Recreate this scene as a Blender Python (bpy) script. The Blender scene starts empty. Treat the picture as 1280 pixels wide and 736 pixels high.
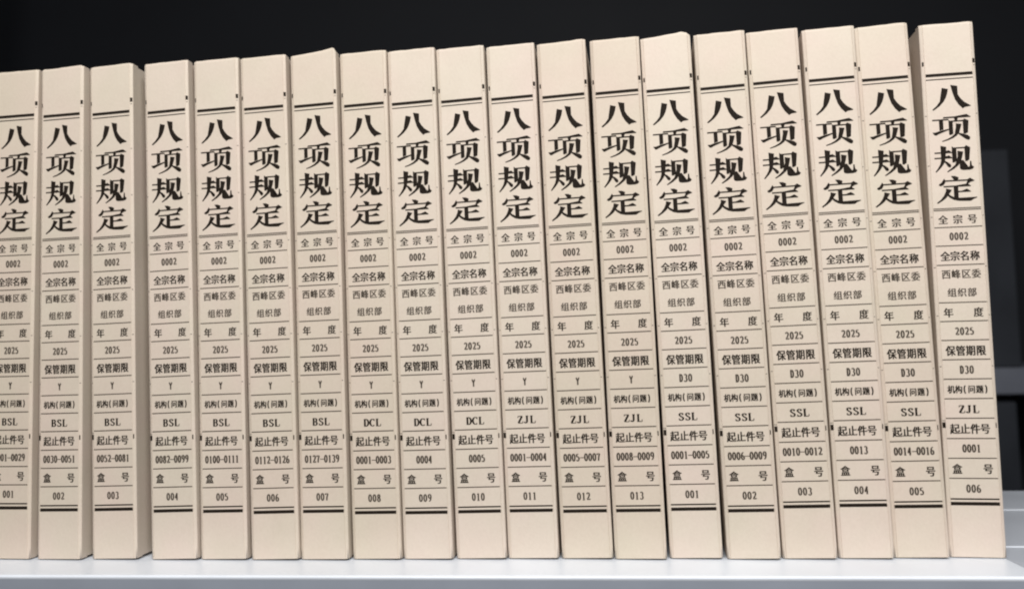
import bpy, bmesh, math, random
from mathutils import Vector, Matrix

random.seed(7)
scene = bpy.context.scene
col = scene.collection
MM = 0.001
R = math.radians
TURN = R(4.79)              # the shelf runs along world X


def turn(x, y):
    return (x * math.cos(TURN) - y * math.sin(TURN), x * math.sin(TURN) + y * math.cos(TURN))


# ------------------------------------------------------------------ camera
cam_d = bpy.data.cameras.new("camera")
cam = bpy.data.objects.new("camera", cam_d)
col.objects.link(cam)
scene.camera = cam
cx, cy = turn(-2.85, -485.1)
cam.location = (cx * MM, cy * MM, 121.28 * MM)
PITCH, ROLL = 0.0728, -0.02156
fw = Vector((0, math.cos(PITCH), math.sin(PITCH)))
up = Vector((0, -math.sin(PITCH), math.cos(PITCH)))
rt = Vector((1, 0, 0))
r2 = math.cos(ROLL) * rt + math.sin(ROLL) * up
u2 = -math.sin(ROLL) * rt + math.cos(ROLL) * up
rot = Matrix((r2, u2, -fw)).transposed()
cam.rotation_euler = (Matrix.Rotation(TURN, 3, 'Z') @ rot).to_euler()
cam_d.sensor_width = 36.0
cam_d.lens = 36.0 * 1000.0 / 1280.0
cam_d.clip_start = 0.02
cam_d.clip_end = 50.0
cam_d.dof.use_dof = True
cam_d.dof.focus_distance = 0.482
cam_d.dof.aperture_fstop = 5.6

# ------------------------------------------------------------------ world, lamps, exposure
world = bpy.data.worlds.new("World")
scene.world = world
world.use_nodes = True
bg = world.node_tree.nodes["Background"]
bg.inputs[0].default_value = (0.80, 0.88, 1.0, 1)
bg.inputs[1].default_value = 0.03


def area(name, loc, target, sx, sy, power, colour):
    l = bpy.data.lights.new(name, 'AREA')
    l.shape = 'RECTANGLE'
    l.size, l.size_y = sx, sy
    l.energy = power
    l.color = colour
    o = bpy.data.objects.new(name, l)
    col.objects.link(o)
    o.location = loc
    o.rotation_euler = (Vector(target) - Vector(loc)).to_track_quat('-Z', 'Y').to_euler()
    return o


area("ceiling_lamp", (0.14, -0.95, 0.98), (0.08, 0.0, 0.16), 1.15, 0.5, 25.2, (1.0, 0.985, 0.955))
area("front_fill", (0.12, -1.5, 0.45), (0.05, 0.0, 0.12), 1.6, 0.8, 5.6, (1.0, 0.935, 0.87))  # added fill from the front to even the shading, no fixture there

scene.view_settings.view_transform = 'Standard'
scene.view_settings.look = 'None'
scene.view_settings.gamma = 1.0
scene.view_settings.exposure = 0.0
scene.cycles.max_bounces = 8
scene.cycles.pixel_filter_type = 'BLACKMAN_HARRIS'
scene.cycles.filter_width = 2.1

# ------------------------------------------------------------------ materials


def mat(name, base, rough=0.6, spec=0.5):
    m = bpy.data.materials.new(name)
    m.use_nodes = True
    b = m.node_tree.nodes["Principled BSDF"]
    b.inputs["Base Color"].default_value = (*base, 1)
    b.inputs["Roughness"].default_value = rough
    b.inputs["Specular IOR Level"].default_value = spec
    return m, m.node_tree, b


def noise(nt, scale, detail, coord, vec_scale=None):
    n = nt.nodes.new('ShaderNodeTexNoise')
    n.inputs['Scale'].default_value = scale
    n.inputs['Detail'].default_value = detail
    if vec_scale:
        mp = nt.nodes.new('ShaderNodeMapping')
        mp.inputs['Scale'].default_value = vec_scale
        nt.links.new(coord, mp.inputs['Vector'])
        coord = mp.outputs[0]
    nt.links.new(coord, n.inputs['Vector'])
    return n


def ramp(nt, fac, stops):
    r = nt.nodes.new('ShaderNodeValToRGB')
    e = r.color_ramp.elements
    e[0].position, e[0].color = stops[0][0], (*stops[0][1], 1)
    e[1].position, e[1].color = stops[-1][0], (*stops[-1][1], 1)
    for p, c in stops[1:-1]:
        k = e.new(p)
        k.color = (*c, 1)
    nt.links.new(fac, r.inputs[0])
    return r


def mix(nt, mode, fac, a, b):
    n = nt.nodes.new('ShaderNodeMix')
    n.data_type = 'RGBA'
    n.blend_type = mode
    n.inputs['Factor'].default_value = fac
    nt.links.new(a, n.inputs['A'])
    nt.links.new(b, n.inputs['B'])
    return n.outputs['Result']


def card_material():
    """uncoated beige archive card: slow pink-green mottling, fibres, a slightly different sheet per box"""
    m, nt, b = mat("beige_card", (0.56, 0.475, 0.37), 0.62, 0.35)
    g = nt.nodes.new('ShaderNodeNewGeometry')
    tc = nt.nodes.new('ShaderNodeTexCoord')
    P = g.outputs['Position']
    slow = noise(nt, 26, 2.0, P)
    c = ramp(nt, slow.outputs[0], [(0.25, (0.597, 0.502, 0.438)), (0.5, (0.584, 0.510, 0.434)), (0.75, (0.572, 0.514, 0.428))]).outputs[0]
    cloud = noise(nt, 45, 4.0, P)
    c = mix(nt, 'MULTIPLY', 1.0, c, ramp(nt, cloud.outputs[0], [(0.3, (0.975, 0.97, 0.965)), (0.7, (1.015, 1.015, 1.015))]).outputs[0])
    fib = noise(nt, 700, 5.0, P, (1, 1, 0.8))
    c = mix(nt, 'MULTIPLY', 1.0, c, ramp(nt, fib.outputs[0], [(0.35, (0.98, 0.975, 0.97)), (0.65, (1.015, 1.015, 1.015))]).outputs[0])
    oi = nt.nodes.new('ShaderNodeObjectInfo')
    c = mix(nt, 'MULTIPLY', 1.0, c, ramp(nt, oi.outputs['Random'], [(0.0, (0.97, 0.96, 0.94)), (1.0, (1.02, 1.02, 1.03))]).outputs[0])
    nt.links.new(c, b.inputs['Base Color'])
    bp = nt.nodes.new('ShaderNodeBump')
    bp.inputs['Strength'].default_value = 0.18
    bp.inputs['Distance'].default_value = 0.0004
    bp2 = nt.nodes.new('ShaderNodeBump')
    bp2.inputs['Strength'].default_value = 0.25
    bp2.inputs['Distance'].default_value = 0.003
    nt.links.new(fib.outputs[0], bp.inputs['Height'])
    wav = noise(nt, 18, 1.0, P)
    nt.links.new(wav.outputs[0], bp2.inputs['Height'])
    nt.links.new(bp2.outputs[0], bp.inputs['Normal'])
    nt.links.new(bp.outputs[0], b.inputs['Normal'])
    return m


def ink_material(name, dark, light, rough):
    m, nt, b = mat(name, dark, rough, 0.12)
    g = nt.nodes.new('ShaderNodeNewGeometry')
    n = noise(nt, 1500, 3.0, g.outputs['Position'])
    nt.links.new(ramp(nt, n.outputs[0], [(0.35, dark), (0.75, light)]).outputs[0], b.inputs['Base Color'])
    return m


def metal_paint(name, base, rough, var=0.05, scale=12):
    m, nt, b = mat(name, base, rough, 0.5 if base[0] > 0.1 else 0.2)
    g = nt.nodes.new('ShaderNodeNewGeometry')
    n = noise(nt, scale, 5.0, g.outputs['Position'])
    lo = tuple(v * (1 - var) for v in base)
    hi = tuple(v * (1 + var) for v in base)
    nt.links.new(ramp(nt, n.outputs[0], [(0.3, lo), (0.7, hi)]).outputs[0], b.inputs['Base Color'])
    n2 = noise(nt, 420, 2.0, g.outputs['Position'])
    bp = nt.nodes.new('ShaderNodeBump')
    bp.inputs['Strength'].default_value = 0.08
    bp.inputs['Distance'].default_value = 0.0003
    nt.links.new(n2.outputs[0], bp.inputs['Height'])
    nt.links.new(bp.outputs[0], b.inputs['Normal'])
    r = ramp(nt, n.outputs[0], [(0.2, (rough * 0.85,) * 3), (0.8, (min(1, rough * 1.15),) * 3)])
    nt.links.new(r.outputs[0], b.inputs['Roughness'])
    return m


CARD = card_material()
INK = ink_material("printed_ink", (0.009, 0.006, 0.004), (0.020, 0.014, 0.010), 0.75)
RULE = ink_material("printed_rule_ink", (0.035, 0.027, 0.020), (0.065, 0.051, 0.038), 0.6)
TONER = ink_material("toner", (0.040, 0.031, 0.024), (0.072, 0.058, 0.046), 0.5)
WHITE = metal_paint("white_shelf_paint", (0.71, 0.755, 0.83), 0.34)
GREY = metal_paint("grey_shelf_board", (0.47, 0.50, 0.56), 0.34)
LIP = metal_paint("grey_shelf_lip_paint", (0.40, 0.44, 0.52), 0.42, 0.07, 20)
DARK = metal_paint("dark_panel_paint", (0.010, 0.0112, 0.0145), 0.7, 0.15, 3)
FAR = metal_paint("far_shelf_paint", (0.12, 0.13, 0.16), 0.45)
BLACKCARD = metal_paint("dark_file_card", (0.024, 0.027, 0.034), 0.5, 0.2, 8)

# ------------------------------------------------------------------ helpers


def link(name, me, material, parent=None):
    o = bpy.data.objects.new(name, me)
    col.objects.link(o)
    for m in (material if isinstance(material, (list, tuple)) else [material]):
        me.materials.append(m)
    if parent:
        o.parent = parent
    return o


def empty(name, label, cat, loc, rot=(0, 0, 0), group=None):
    o = bpy.data.objects.new(name, None)
    col.objects.link(o)
    o.location = loc
    o.rotation_euler = rot
    o.empty_display_size = 0.02
    o["label"] = label
    o["category"] = cat
    if group:
        o["group"] = group
    return o


def bm_mesh(name, bm):
    me = bpy.data.meshes.new(name)
    bm.to_mesh(me)
    bm.free()
    return me


def box_bm(bm, x0, x1, y0, y1, z0, z1, bevel=0.0):
    r = bmesh.ops.create_cube(bm, size=1.0)
    for v in r['verts']:
        v.co = Vector(((x0 + x1) / 2 + v.co.x * (x1 - x0), (y0 + y1) / 2 + v.co.y * (y1 - y0), (z0 + z1) / 2 + v.co.z * (z1 - z0)))
    if bevel:
        es = {e for v in r['verts'] for e in v.link_edges}
        bmesh.ops.bevel(bm, geom=list(es), offset=bevel, segments=2, profile=0.6, affect='EDGES')


def box_obj(name, dims, material, parent, bevel=0.0):
    bm = bmesh.new()
    box_bm(bm, *dims, bevel)
    return link(name, bm_mesh(name, bm), material, parent)


# ------------------------------------------------------------------ lettering
# the four title characters as filled brush shapes, mm on the spine
TITLE_BASE = (256.0, 237.4, 219.2, 201.0)          # foot of each character, mm
TITLE = [
    [[(30, 86), (45, 80), (43, 74), (42, 62), (38, 47), (32, 33), (22, 18), (8, 4), (5, 2), (3, 5), (14, 18), (23, 34), (29, 52), (31, 68), (31, 78)],
     [(52, 95), (69, 90), (66, 84), (66, 74), (69, 58), (75, 43), (84, 28), (100, 13), (100, 11), (86, 9), (80, 4), (70, 20), (62, 40), (57, 64), (55, 82)]],
    [[(1, 84.5), (1, 80), (42, 80), (42, 84.5)],
     [(30, 92.5), (28, 87.5), (98, 87.5), (98, 89), (88, 99), (80, 92.5)],
     [(18, 83), (28, 83), (28, 46), (18, 42)],
     [(0, 36), (5, 26), (9, 25), (16, 30), (43, 44), (43, 48), (18, 40), (7, 35.5)],
     [(56, 90), (67, 90), (63, 76), (58, 76)],
     [(42, 79), (46, 77), (52, 76), (52, 28), (46, 24), (42, 25)],
     [(46, 77.5), (46, 73), (84, 73), (84, 77.5)],
     [(78, 77), (82, 82), (92, 75), (89, 72), (89, 30), (83, 26), (78, 27)],
     [(60, 66), (74, 63), (71, 59), (70, 45), (67, 32), (61, 21), (51, 12), (38, 5), (24, 0), (23, 2.5), (37, 9), (48, 17), (56, 27), (59, 40), (60, 53)],
     [(65, 31), (76, 26), (88, 20), (94, 12), (93, 5), (90, 2), (85, 4), (75, 15), (65, 26.5)]],
    [[(2, 75.5), (2, 71), (46, 71), (46, 73), (38, 82), (32, 75.5)],
     [(1, 55.5), (1, 51), (46, 51), (46, 53), (38, 62), (32, 55.5)],
     [(18, 100), (32, 95), (29, 90), (29, 58), (27, 43), (23, 30), (15, 16), (4, 1), (2, 3), (9, 16), (15, 30), (18, 45), (19, 60), (19, 94)],
     [(27, 43), (33, 38), (41, 28), (42, 21), (38, 17), (34, 21), (29, 33), (26, 37)],
     [(46, 96), (50, 91), (57, 90), (57, 41), (50, 35), (46, 36)],
     [(48, 91), (48, 86.5), (84, 86.5), (84, 91)],
     [(78, 91), (82, 97), (92, 89), (88, 85), (88, 43), (82, 38), (78, 39)],
     [(60, 78), (74, 74), (71, 71), (70, 52), (67, 38), (60, 24), (48, 11), (33, 0), (31, 2), (43, 14), (53, 27), (58, 40), (60, 57)],
     [(64, 42), (73, 42), (73, 20), (75, 16), (79, 14.5), (86, 15), (89, 20), (90, 38), (92.5, 37), (93.5, 22), (99, 14), (95, 8), (88, 5.5), (72, 5.5), (66, 8), (64, 14)]],
    [[(40, 100), (50, 99), (58, 94), (58, 89), (55, 83), (48, 83), (45, 90)],
     [(21, 84.5), (21, 80), (84, 80), (84, 84.5)],
     [(22, 91), (25, 84), (24, 76), (20, 68), (13, 64), (8, 67), (9, 71), (15, 76), (19, 84)],
     [(80, 84.5), (87, 90), (98, 80), (96, 78), (88, 75), (79, 66), (76, 67), (80, 77), (80, 81)],
     [(20, 63.5), (20, 59), (88, 59), (88, 61), (80, 69), (74, 63.5)],
     [(45, 61), (56, 61), (56, 10), (45, 12)],
     [(55, 43), (55, 38.5), (87, 38.5), (87, 40.5), (78, 50), (72, 43)],
     [(26, 54), (40, 48), (36, 44), (32, 33), (25, 20), (16, 10), (3, -1), (1, 2), (12, 14), (20, 28), (25, 43)],
     [(29, 36), (36, 27), (45, 20), (58, 17), (80, 17.5), (102, 18), (102, 16), (94, 12), (86, 5), (72, 5.5), (56, 7), (44, 11), (34, 20), (27, 30)]],
]

# ---- small Chinese headings: outlines of Blender's built-in font, made thick-thin like a printed Song face
_glyph = {}


def raw_glyph(ch):
    cu = bpy.data.curves.new("glyph", 'FONT')
    cu.body = ch
    cu.size = 1.0
    cu.resolution_u = 3
    ob = bpy.data.objects.new("glyph", cu)
    col.objects.link(ob)
    dg = bpy.context.evaluated_depsgraph_get()
    me = ob.evaluated_get(dg).to_mesh()
    v = [(p.co.x, p.co.y) for p in me.vertices]
    t = [tuple(p.vertices) for p in me.polygons]
    ob.evaluated_get(dg).to_mesh_clear()
    bpy.data.objects.remove(ob)
    bpy.data.curves.remove(cu)
    return v, t


_ref, _ = raw_glyph("国")
EX0, EX1 = min(p[0] for p in _ref), max(p[0] for p in _ref)
EY0, EY1 = min(p[1] for p in _ref), max(p[1] for p in _ref)


def glyph(ch, dx=0.02, dy=-0.012):
    """outline with unit reference box about the origin; dx thickens uprights, dy thins horizontals"""
    key = (ch, dx, dy)
    if key in _glyph:
        return _glyph[key]
    v, t = raw_glyph(ch)
    sc = 1.0 / (EY1 - EY0)
    v = [((x - (EX0 + EX1) / 2) * sc, (y - (EY0 + EY1) / 2) * sc) for x, y in v]
    # weld, then find outward edge normals
    idx, remap, nv = {}, [], []
    for p in v:
        k = (round(p[0], 4), round(p[1], 4))
        if k not in idx:
            idx[k] = len(nv)
            nv.append(p)
        remap.append(idx[k])
    tt = []
    for poly in t:
        q = [remap[i] for i in poly]
        q = [q[i] for i in range(len(q)) if q[i] != q[i - 1]]
        if len(set(q)) >= 3:
            tt.append(q)
    count = {}
    for q in tt:
        ar = sum(nv[q[i - 1]][0] * nv[q[i]][1] - nv[q[i]][0] * nv[q[i - 1]][1] for i in range(len(q)))
        if ar < 0:
            q.reverse()
        for i in range(len(q)):
            a, b = q[i - 1], q[i]
            count[(a, b)] = count.get((a, b), 0) + 1
    nx = [[0.0, 0.0] for _ in nv]
    for (a, b) in count:
        if (b, a) in count:
            continue
        ex, ey = nv[b][0] - nv[a][0], nv[b][1] - nv[a][1]
        l = math.hypot(ex, ey) or 1
        for k in (a, b):
            nx[k][0] += ey / l
            nx[k][1] -= ex / l
    out = []
    for p, n in zip(nv, nx):
        out.append((p[0] + max(-1, min(1, n[0])) * dx, p[1] + max(-1, min(1, n[1])) * dy))
    # the small triangle a Song face carries on the right end of each level stroke
    nxt = {a: b for (a, b) in count if (b, a) not in count}
    prv = {b: a for a, b in nxt.items()}
    for a, b in list(nxt.items()) if ch not in "部组织峰问题机构" else ():
        ex, ey = nv[b][0] - nv[a][0], nv[b][1] - nv[a][1]
        if abs(ex) < 0.03 and 0.03 < ey < 0.12 and b in nxt and a in prv:
            c, d_ = nv[nxt[b]], nv[prv[a]]
            if c[0] < nv[b][0] - 0.28 and d_[0] < nv[a][0] - 0.2:
                k = len(out)
                x, y = out[b]
                out += [(x - 0.14, y - 0.02), (x + 0.015, y - 0.03), (x - 0.05, y + 0.06)]
                tt = tt + [[k, k + 1, k + 2]]
    _glyph[key] = (out, tt)
    return _glyph[key]


# ---- typed digits and capitals: strokes of varying width in a 0..1 box
def arc(cx, cy, rx, ry, a0, a1, n=10):
    return [(cx + rx * math.cos(R(a0 + (a1 - a0) * i / n)), cy + ry * math.sin(R(a0 + (a1 - a0) * i / n))) for i in range(n + 1)]


TH, TK = 0.085, 0.20        # thin and thick stroke widths
CHARS = {
    '0': [('ring', arc(.5, .5, .36, .46, 0, 360, 20))],
    '1': [('line', [(.52, .96), (.52, .03)]), ('line', [(.22, .80), (.50, .93)]), ('line', [(.2, .03), (.84, .03)])],
    '2': [('line', arc(.48, .70, .34, .26, 165, -20, 9) + [(.62, .42), (.18, .08)]), ('bar', [(.14, .06), (.86, .06)]), ('line', [(.84, .04), (.88, .2)])],
    '3': [('line', arc(.46, .73, .32, .23, 150, -80, 9)), ('line', arc(.46, .27, .36, .25, 82, -155, 10))],
    '4': [('line', [(.64, .97), (.64, .03)]), ('line', [(.62, .95), (.1, .32)]), ('bar', [(.08, .3), (.92, .3)]), ('line', [(.45, .03), (.85, .03)])],
    '5': [('bar', [(.22, .92), (.82, .92)]), ('line', [(.24, .92), (.2, .54)]), ('line', [(.2, .54)] + arc(.47, .33, .37, .28, 110, -150, 11))],
    '6': [('line', [(.76, .88), (.55, .95), (.3, .8), (.16, .5), (.15, .3)]), ('ring', arc(.5, .29, .34, .26, 0, 360, 18))],
    '7': [('bar', [(.14, .92), (.86, .92)]), ('line', [(.16, .94), (.14, .76)]), ('line', [(.84, .9), (.55, .5), (.46, .03)])],
    '8': [('ring', arc(.5, .74, .28, .22, 0, 360, 16)), ('ring', arc(.5, .27, .34, .25, 0, 360, 16))],
    '9': [('ring', arc(.5, .71, .34, .26, 0, 360, 18)), ('line', [(.85, .7), (.84, .5), (.68, .2), (.45, .05), (.24, .1)])],
    '-': [('dash', [(.0, .46), (1.0, .46)])],
    'B': [('stem', [(.24, .97), (.24, .03)]), ('bar', [(.06, .97), (.5, .97)]), ('bar', [(.06, .03), (.5, .03)]), ('bar', [(.24, .52), (.5, .52)]),
          ('line', arc(.48, .745, .27, .225, 90, -90, 8)), ('line', arc(.48, .275, .33, .245, 90, -90, 8))],
    'D': [('stem', [(.24, .97), (.24, .03)]), ('bar', [(.06, .97), (.45, .97)]), ('bar', [(.06, .03), (.45, .03)]), ('line', arc(.42, .5, .42, .47, 90, -90, 12))],
    'C': [('line', arc(.54, .5, .42, .46, 48, 312, 16)), ('bar', [(.84, .98), (.84, .7)])],
    'S': [('line', [(.78, .76)] + arc(.5, .74, .27, .22, 40, 190, 8) + [(.5, .5)] + arc(.5, .27, .3, .24, 40, -150, 9)), ('bar', [(.8, .97), (.8, .72)]), ('bar', [(.18, .3), (.18, .02)])],
    'L': [('stem', [(.28, .97), (.28, .03)]), ('bar', [(.08, .97), (.52, .97)]), ('bar', [(.08, .03), (.9, .03)]), ('bar', [(.88, .03), (.92, .3)])],
    'J': [('stem', [(.58, .97), (.58, .28)]), ('line', [(.58, .3), (.52, .1), (.36, .03), (.2, .1), (.17, .2)]), ('bar', [(.36, .97), (.82, .97)])],
    'Z': [('bar', [(.12, .96), (.86, .96)]), ('bar', [(.14, .96), (.1, .74)]), ('stem', [(.8, .95), (.18, .05)]), ('bar', [(.1, .04), (.88, .04)]), ('bar', [(.88, .04), (.92, .3)])],
    'Y': [('line', [(.16, .96), (.5, .5)]), ('line', [(.84, .96), (.5, .5)]), ('line', [(.5, .52), (.5, .03)]), ('bar', [(.05, .96), (.32, .96)]), ('bar', [(.68, .96), (.95, .96)]), ('bar', [(.34, .03), (.66, .03)])],
    '(': [('line', [(.75, 1.08), (.5, .85), (.42, .5), (.5, .15), (.75, -.08)])],
    ')': [('line', [(.25, 1.08), (.5, .85), (.58, .5), (.5, .15), (.25, -.08)])],
}


def swell(p, d):
    """the outline moved outwards by d: ink spreads a little into the card"""
    n = len(p)
    sgn = 1 if sum(p[i - 1][0] * p[i][1] - p[i][0] * p[i - 1][1] for i in range(n)) > 0 else -1
    out = []
    for i in range(n):
        a, b, c = p[i - 1], p[i], p[(i + 1) % n]
        n1 = Vector((b[1] - a[1], a[0] - b[0])).normalized()
        n2 = Vector((c[1] - b[1], b[0] - c[0])).normalized()
        m = (n1 + n2)
        m = m.normalized() if m.length > 0.3 else n1
        out.append((b[0] + sgn * m.x * d, b[1] + sgn * m.y * d))
    return out


class Sheet:
    """ink printed on one spine: filled shapes in mm, each a hair in front of the card and of the shape before"""

    def __init__(self):
        self.bm = bmesh.new()
        self.k = 0

    def lift(self):
        self.k += 1
        return -0.05 - 0.0025 * (self.k % 12)

    def poly(self, pts, mi=0):
        y = self.lift()
        vs = [self.bm.verts.new((x, y, z)) for x, z in pts]
        f = self.bm.faces.new(vs)
        f.material_index = mi
        if len(pts) > 4:
            bmesh.ops.triangulate(self.bm, faces=[f])

    def tris(self, v, t, mi=0):
        y = self.lift()
        vs = [self.bm.verts.new((x, y, z)) for x, z in v]
        for q in t:
            try:
                f = self.bm.faces.new([vs[i] for i in q])
                f.material_index = mi
            except ValueError:
                pass

    def rule(self, z, th, mi=0, x0=2.38, x1=28.14):
        j = lambda: random.uniform(-.12, .12)
        self.poly([(x0 + j(), z - th / 2), (x1 + j(), z - th / 2), (x1 + j(), z + th / 2), (x0 + j(), z + th / 2)], mi)

    def han(self, ch, cx, cz, w, h, dx=0.02, dy=-0.012, mi=0):
        v, t = glyph(ch, dx, dy)
        self.tris([(cx + x * w, cz + y * h) for x, y in v], t, mi)

    def type(self, ch, cx, cz, w, h, thick=TK, thin=TH, mi=0):
        X = lambda p: (cx + (p[0] - .5) * w, cz + (p[1] - .5) * h)
        for kind, pts in CHARS[ch]:
            p = [X(q) for q in pts]
            closed = kind == 'ring'
            if closed:
                p = p[:-1]
            n = len(p)
            L, Rr = [], []
            for i in range(n):
                a = p[(i - 1) % n] if closed or i > 0 else p[i]
                b = p[(i + 1) % n] if closed or i < n - 1 else p[i]
                tx, tz = b[0] - a[0], b[1] - a[1]
                l = math.hypot(tx, tz) or 1
                tx, tz = tx / l, tz / l
                up_ = abs(tz) ** 1.5                     # upright strokes thick, level ones thin
                wd = {'bar': thin, 'dash': thin * 1.2, 'stem': thick}.get(kind, thin + (thick - thin) * up_) * h * 0.5
                L.append((p[i][0] - tz * wd, p[i][1] + tx * wd))
                Rr.append((p[i][0] + tz * wd, p[i][1] - tx * wd))
            v = L + Rr
            m = n if closed else n - 1
            self.tris(v, [(i, (i + 1) % n, n + (i + 1) % n, n + i) for i in range(m)], mi)

    def typed(self, s, cx, cz, pitch, w, h, **kw):
        x = cx - pitch * (len(s) - 1) / 2
        for ch in s:
            self.type(ch, x, cz, pitch * 1.0 if ch == '-' else w, h, **kw)
            x += pitch


# ------------------------------------------------------------------ the archive boxes
W, H, DEPTH = 30.5, 310.0, 220.0
# x mm, y mm, yaw deg, lean deg, print height shift mm, section, pieces, box number, period
BOXES = [
    (-334.74, 24.60, 8.44, 0.35, 2.68, 'BSL', '0001-0029', '001', 'Y'),
    (-300.93, 20.49, 8.52, 0.80, 1.38, 'BSL', '0030-0051', '002', 'Y'),
    (-265.26, 17.93, 8.31, 1.43, 1.35, 'BSL', '0052-0081', '003', 'Y'),
    (-226.77, 13.64, 8.29, 1.73, 0.43, 'BSL', '0082-0099', '004', 'Y'),
    (-195.90, 11.38, 8.04, 1.32, 0.09, 'BSL', '0100-0111', '005', 'Y'),
    (-163.76, 7.66, 7.34, 1.57, -0.56, 'BSL', '0112-0126', '006', 'Y'),
    (-133.41, 6.00, 8.77, 1.22, -0.21, 'BSL', '0127-0139', '007', 'Y'),
    (-101.65, 4.05, 8.53, 1.28, -1.24, 'DCL', '0001-0003', '008', 'Y'),
    (-71.09, 1.73, 8.68, 1.28, -1.42, 'DCL', '0004', '009', 'Y'),
    (-39.33, -0.36, 8.40, 1.49, -1.18, 'DCL', '0005', '010', 'Y'),
    (-8.80, -2.36, 8.77, 1.35, -0.89, 'ZJL', '0001-0004', '011', 'Y'),
    (22.91, -5.10, 9.09, 1.45, -1.32, 'ZJL', '0005-0007', '012', 'Y'),
    (53.63, -8.71, 9.04, 1.15, -0.81, 'ZJL', '0008-0009', '013', 'Y'),
    (85.55, -9.90, 8.96, 1.32, -0.51, 'SSL', '0001-0005', '001', 'D30'),
    (117.59, -14.36, 9.17, 1.39, -1.23, 'SSL', '0006-0009', '002', 'D30'),
    (149.11, -16.34, 9.11, 1.45, 0.72, 'SSL', '0010-0012', '003', 'D30'),
    (180.56, -18.05, 9.18, 1.16, 1.18, 'SSL', '0013', '004', 'D30'),
    (211.37, -19.49, 8.90, 1.14, 0.12, 'SSL', '0014-0016', '005', 'D30'),
    (242.58, -20.43, 9.50, -0.05, 1.42, 'ZJL', '0001', '006', 'D30'),
]

# fold profile of a spine seen from above: x, depth
FOLD = [(0.3, 6.0), (0.3, 2.2), (0.3, 1.05), (0.5, 0.72), (1.2, 0.42), (1.95, 0.06), (2.12, 0.26), (2.32, 0.0)]
FLAT = [2.32 + (W - 4.64) * i / 8 for i in range(9)]


def fold_depth(x):
    x = min(x, W - x)
    for (xa, ya), (xb, yb) in zip(FOLD[1:], FOLD[2:]):
        if xa <= x <= xb:
            return ya + (yb - ya) * (x - xa) / (xb - xa)
    return 0.0 if x > 2.32 else 2.2


# top edges that lift or are torn: box index -> [(x, extra height)]
TORN = {6: [(0, 0.0), (8, 0.4), (20, 1.5), (28.3, 2.9), (29.2, 2.4), (30.5, 0.2)],
        13: [(0, 0.0), (10, 0.5), (20, 1.4), (25.6, 2.2), (26.6, 2.9), (27.4, 1.6), (28.6, 0.7), (30.5, -0.6)],
        1: [(0, 0.0), (12, 0.1), (28, 0.8), (30.5, 0.0)],
        17: [(0, 0.0), (12, 0.4), (27, 0.7), (30.5, 0.3)],
        11: [(0, 0.0), (20, 0.1), (27.5, 0.7), (30.5, 0.2)],
        2: [(0, 0.0), (28, 0.5), (30.5, 0.0)]}


def lerp(table, x):
    for (xa, ya), (xb, yb) in zip(table, table[1:]):
        if xa <= x <= xb:
            return ya + (yb - ya) * (x - xa) / (xb - xa)
    return table[-1][1]


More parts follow.
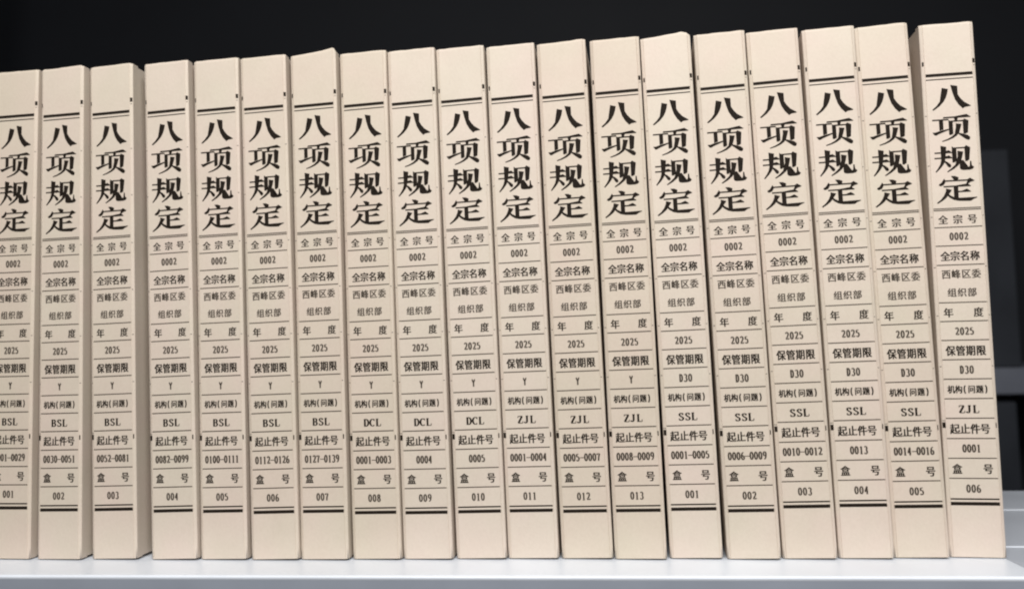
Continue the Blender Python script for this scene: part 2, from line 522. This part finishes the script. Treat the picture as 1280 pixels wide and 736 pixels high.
def build_box(i, spec):
    x, y, yaw, lean, dz, section, pieces, number, period = spec
    rnd = random.Random(100 + i)
    if i == 0:
        extra = ", at photo's left edge"
    elif i == 18:
        extra = ", at right end"
    elif i == 6:
        extra = ", bent top edge"
    elif i == 13:
        extra = ", torn top corner"
    elif i == 2:
        extra = ", wide gap beside"
    else:
        extra = ""
    label = "beige archive box with %s, %s and %s on its spine%s" % (section, pieces, number, extra)
    px, py = turn(x, y)
    root = empty("archive_box", label, "archive box", (px * MM, py * MM, 0.0006),
                 (0, -R(lean), -R(yaw) + TURN), "beige archive boxes in a row on the white shelf")
    bow = rnd.uniform(-0.35, 0.25)
    ph, wob = rnd.uniform(0, 6), rnd.uniform(0.08, 0.2)
    ph2 = rnd.uniform(0, 6)

    def warp(p):
        """gentle bow and wavering folds shared by the card and the ink on it"""
        t = p[2] / H
        d = bow * math.sin(math.pi * t) + 0.12 * math.sin(5 * t + ph)
        s = wob * math.sin(4.2 * t + ph2)
        return Vector((p[0] + s * 0.6, p[1] + d, p[2])) * MM

    # --- spine: front panel with its two rounded folds
    prof = FOLD + [(q, 0.0) for q in FLAT[1:-1]] + [(W - a, b) for a, b in reversed(FOLD)]
    bm = bmesh.new()
    zs = [H * k / 44 for k in range(45)]
    tear = TORN.get(i)
    jit = [rnd.uniform(-0.12, 0.12) for _ in prof]
    grid = []
    for k, z in enumerate(zs):
        row = []
        for j, (a, b) in enumerate(prof):
            zz, bb = z, b
            if k == 44:
                zz += jit[j] + (lerp(tear, a) if tear else 0.0)
                bb += 0.5                                  # the edge rolls back slightly
            if k == 43:
                zz += 5.6
                bb += 0.06
                zz += (lerp(tear, a) * 0.85 if tear else 0.0)
            row.append(bm.verts.new(warp((a, bb, zz))))
        grid.append(row)
    for r0, r1 in zip(grid, grid[1:]):
        for j in range(len(prof) - 1):
            bm.faces.new((r0[j], r0[j + 1], r1[j + 1], r1[j]))
    # returns of the card over the top and bottom so the panel has thickness
    for row, up_ in ((grid[-1], 1), (grid[0], -1)):
        inner = []
        for v, (a, b) in zip(row, prof):
            aa = min(max(a, 0.9), W - 0.9)
            inner.append(bm.verts.new(Vector((v.co.x + (aa - a) * MM, v.co.y + 0.9 * MM, v.co.z - up_ * 0.15 * MM))))
        for j in range(len(prof) - 1):
            q = (row[j], row[j + 1], inner[j + 1], inner[j])
            bm.faces.new(q if up_ > 0 else tuple(reversed(q)))
        if up_ > 0:
            low = [bm.verts.new(v.co - Vector((0, 0, 6 * MM))) for v in inner]
            for j in range(len(prof) - 1):
                bm.faces.new((inner[j], inner[j + 1], low[j + 1], low[j]))
    # crop and fold marks printed on the folds, part of the panel itself
    m = Sheet()

    def sq(x0, x1, z0, z1):
        cuts = sorted({x0, x1} | {q for a_, _ in FOLD for q in (a_, W - a_) if x0 < q < x1})
        for xa, xb in zip(cuts, cuts[1:]):
            m.poly([(xa, z0), (xb, z0), (xb, z1), (xa, z1)])

    sq(28.5, 29.85, 283.6, 286.3)
    sq(28.75, 29.7, 282.1, 282.4)
    sq(0.9, 1.75, 283.4, 286.0)
    sq(0.6, 2.15, 71.0, 74.2)
    sq(0.6, 2.1, 75.0, 75.3)
    sq(28.65, 29.25, 71.0, 73.8)
    for z in (253.2, 223.4, 193.0, 163.4, 135.3, 106.0):
        sq(28.7, 29.5, z - 0.18, z + 0.18)
        sq(0.9, 1.8, z - 0.18, z + 0.18)
    for v in m.bm.verts:
        v.co = warp((v.co.x, fold_depth(v.co.x) + v.co.y, v.co.z + dz))
    tmp = bm_mesh("marks", m.bm)
    nf = len(bm.faces)
    bm.from_mesh(tmp)
    bpy.data.meshes.remove(tmp)
    for f in bm.faces:
        f.smooth = True
    nfold = len(prof) - 1
    bm.faces.ensure_lookup_table()
    for k in range(44 * nfold):
        bm.faces[k].smooth = k % nfold in (2, 3, nfold - 3, nfold - 4)
    for f in bm.faces[nf:]:
        f.material_index = 1
    spine = link("spine", bm_mesh("spine", bm), (CARD, INK), root)

    # --- case: covers, top and bottom lids and the back edge behind the spine
    bm = bmesh.new()
    nz = 12
    rings = []
    outline = [(0.3, 5.6), (W - 0.3, 5.6), (W - 0.3, 60), (W - 0.4, 140), (W - 0.5, DEPTH), (0.5, DEPTH), (0.4, 140), (0.3, 60)]
    for k in range(nz + 1):
        z = 0.6 + (H - 1.6) * k / nz
        rings.append([bm.verts.new(warp((a, b, z))) for a, b in outline])
    for r0, r1 in zip(rings, rings[1:]):
        for j in range(len(outline)):
            jj = (j + 1) % len(outline)
            bm.faces.new((r0[j], r0[jj], r1[jj], r1[j]))
    bm.faces.new(list(reversed(rings[0])))
    bm.faces.new(rings[-1])
    link("case", bm_mesh("case", bm), CARD, root)

    # --- printing on the spine
    def place(sheet, name, mats, parent):
        for v in sheet.bm.verts:
            v.co = warp((min(max(v.co.x, 2.34), W - 2.34), v.co.y, v.co.z + dz))
        return link(name, bm_mesh(name, sheet.bm), mats, parent)

    s = Sheet()
    for base, polys in zip(TITLE_BASE, TITLE):
        for p in polys:
            s.poly(swell([(4.4 + 0.216 * a_, base + 0.158 * b_) for a_, b_ in p], 0.10))
    s.rule(277.45, 1.85)
    s.rule(274.8, 0.62)
    s.rule(197.75, 0.55, 1)
    s.rule(196.75, 0.55, 1)
    place(s, "title_print", (INK, RULE), spine)

    s = Sheet()
    for z in (186.7, 175.86, 164.66, 142.83, 132.0, 121.07, 109.93, 98.8, 87.6, 76.45, 65.0, 53.83, 42.54):
        s.rule(z, 0.58, 1)
    s.rule(30.95, 0.85)
    s.rule(28.36, 1.95)
    for ch, cx in zip("全宗号", (7.3, 15.3, 23.1)):
        s.han(ch, cx, 191.1, 4.6, 4.9, 0.042, 0.008)
    for ch, cx in zip("全宗名称", (7.3, 12.6, 17.9, 23.3)):
        s.han(ch, cx, 169.7, 4.6, 5.2, 0.044, 0.014)
    for ch, cx in zip("年度", (7.2, 23.3)):
        s.han(ch, cx, 136.9, 4.6, 5.1, 0.042, 0.010)
    for ch, cx in zip("保管期限", (7.1, 12.5, 17.9, 23.4)):
        s.han(ch, cx, 114.9, 4.6, 5.4, 0.044, 0.016)
    for ch, cx in zip("机构问题", (6.2, 10.2, 17.1, 21.4)):
        s.han(ch, cx, 92.8, 3.55, 4.2, 0.046, 0.016)
    s.type('(', 13.3, 92.8, 1.9, 4.0)
    s.type(')', 24.9, 92.8, 1.9, 4.0)
    for ch, cx in zip("起止件号", (6.9, 12.3, 17.7, 23.0)):
        s.han(ch, cx, 70.3, 4.6, 5.3, 0.046, 0.014)
    for ch, cx in zip("盒号", (6.9, 23.2)):
        s.han(ch, cx, 47.7, 4.6, 5.3, 0.046, 0.014)
    # typed or printed entries in the form
    s.typed("0002", 15.3, 181.3, 2.62, 2.0, 4.5, mi=2)
    for ch, cx in zip("西峰区委", (7.2, 12.5, 18.0, 23.4)):
        s.han(ch, cx, 159.2, 4.4, 4.9, 0.034, 0.012, mi=2)
    for ch, cx in zip("组织部", (9.8, 15.2, 20.6)):
        s.han(ch, cx, 148.5, 4.4, 4.7, 0.034, 0.012, mi=2)
    s.typed("2025", 15.2, 126.2, 2.62, 2.0, 4.5, mi=2)
    if period == "Y":
        s.type("Y", 15.0, 104.1, 2.3, 4.4, mi=2)
    else:
        s.typed(period, 15.1, 104.1, 2.62, 2.1, 4.6, mi=2)
    s.typed(section, 15.0, 81.6, 3.75, 3.6, 4.4, thick=0.27, thin=0.10, mi=0)
    s.typed(pieces, 15.1, 59.4, 2.45 if len(pieces) > 4 else 2.5, 2.0, 4.6, mi=2)
    s.typed(number, 14.9, 36.8, 2.72, 2.1, 4.5, mi=2)
    place(s, "form_print", (INK, RULE, TONER), spine)

    return root


for i, spec in enumerate(BOXES):
    build_box(i, spec)

# ------------------------------------------------------------------ the white shelf they stand on
FRONT = turn(-6.2, -38.4)[1]                                # front edge of the shelf, mm
root = empty("shelf", "white painted metal shelf with a grey rolled front lip under the boxes", "shelf", (0, FRONT * MM, 0))
LX0, LX1 = -900, 1150
bm = bmesh.new()
box_bm(bm, LX0 * MM, 273.0 * MM, 1.2 * MM, 253 * MM, -3 * MM, 0)
link("shelf_board", bm_mesh("shelf_board", bm), WHITE, root)
nb = box_obj("shelf_board", (273.6 * MM, LX1 * MM, 1.2 * MM, 253 * MM, -3 * MM, -0.1 * MM), GREY, root)      # separate board in a darker grey, right of the boxes
nb["label"] = "greyer board right of the boxes"
# rolled lip: bright rounded nose, then a face leaning back underneath
prof = [(1.2, -3.0), (1.2, 0.0), (0.5, -0.15), (0.0, -0.7), (0.0, -1.6), (0.6, -2.4), (3.0, -9), (7.5, -24), (9.5, -32), (16, -33), (16, -36), (30, -36)]
bm = bmesh.new()
a = [bm.verts.new((LX0 * MM, y * MM, z * MM)) for y, z in prof]
b = [bm.verts.new((LX1 * MM, y * MM, z * MM)) for y, z in prof]
for k in range(1, len(prof) - 1):
    f = bm.faces.new((a[k], a[k + 1], b[k + 1], b[k]))
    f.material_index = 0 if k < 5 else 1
    f.smooth = k != 5
bmesh.ops.recalc_face_normals(bm, faces=bm.faces)
link("front_lip", bm_mesh("front_lip", bm), (WHITE, LIP), root)
for y0 in (62.0, 172.0):
    bm = bmesh.new()
    pr = [(0, 0.05), (1.0, 0.5), (2.0, 0.6), (3.0, 0.5), (4, 0.05)]
    a = [bm.verts.new((LX0 * MM, (y0 + y) * MM, z * MM)) for y, z in pr]
    b = [bm.verts.new((LX1 * MM, (y0 + y) * MM, z * MM)) for y, z in pr]
    for k in range(len(pr) - 1):
        f = bm.faces.new((a[k], b[k], b[k + 1], a[k + 1]))
        f.smooth = True
    link("pressed_rib", bm_mesh("pressed_rib", bm), WHITE, root)

# ------------------------------------------------------------------ dark shelving unit behind
FY = 880                                                    # its front, mm behind the origin
root = empty("far_shelving_unit", "dark metal shelving unit standing in shadow behind the archive boxes", "shelving", (0.2, FY * MM, -0.75))
Z0 = 750


def far(name, x0, x1, y0, y1, z0, z1, material, bevel=0.8):
    return box_obj(name, (x0 * MM, x1 * MM, y0 * MM, y1 * MM, (z0 + Z0) * MM, (z1 + Z0) * MM), material, root, bevel * MM)


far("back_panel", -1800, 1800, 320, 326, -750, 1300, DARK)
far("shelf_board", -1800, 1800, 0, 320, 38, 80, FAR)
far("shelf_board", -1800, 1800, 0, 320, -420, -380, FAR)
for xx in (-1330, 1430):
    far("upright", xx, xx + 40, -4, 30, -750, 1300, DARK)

# dark file boxes on that unit, seen past the right end of the row
def file_row(x0, z, specs):
    for nm, w, h, d, gap in specs:
        g = empty("file_box", nm, "file box", ((x0 + w / 2) * MM, (FY + 12 + d) * MM, (z + 0.5) * MM), (0, 0, 0), "dark file boxes on the far shelves")
        box_obj("case", (-w / 2 * MM, w / 2 * MM, 2.5 * MM, 240 * MM, 0, h * MM), BLACKCARD, g, 1.5 * MM)
        box_obj("spine_panel", ((-w / 2 + 1.5) * MM, (w / 2 - 1.5) * MM, 0, 2.45 * MM, 1.5 * MM, (h - 1.5) * MM), BLACKCARD, g, 0.8 * MM)
        x0 += w + gap


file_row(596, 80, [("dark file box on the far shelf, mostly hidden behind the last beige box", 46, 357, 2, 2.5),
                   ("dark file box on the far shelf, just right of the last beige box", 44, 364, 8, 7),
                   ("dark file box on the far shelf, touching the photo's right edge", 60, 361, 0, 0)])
file_row(560, -380, [("added dark file box below the far shelf's edge, beside the last beige box", 106, 402, -10, 3),  # lower pair added to catch light in the black area under the edge
                     ("added dark file box below the far shelf's edge, at the photo's right border", 70, 404, -8, 0)])
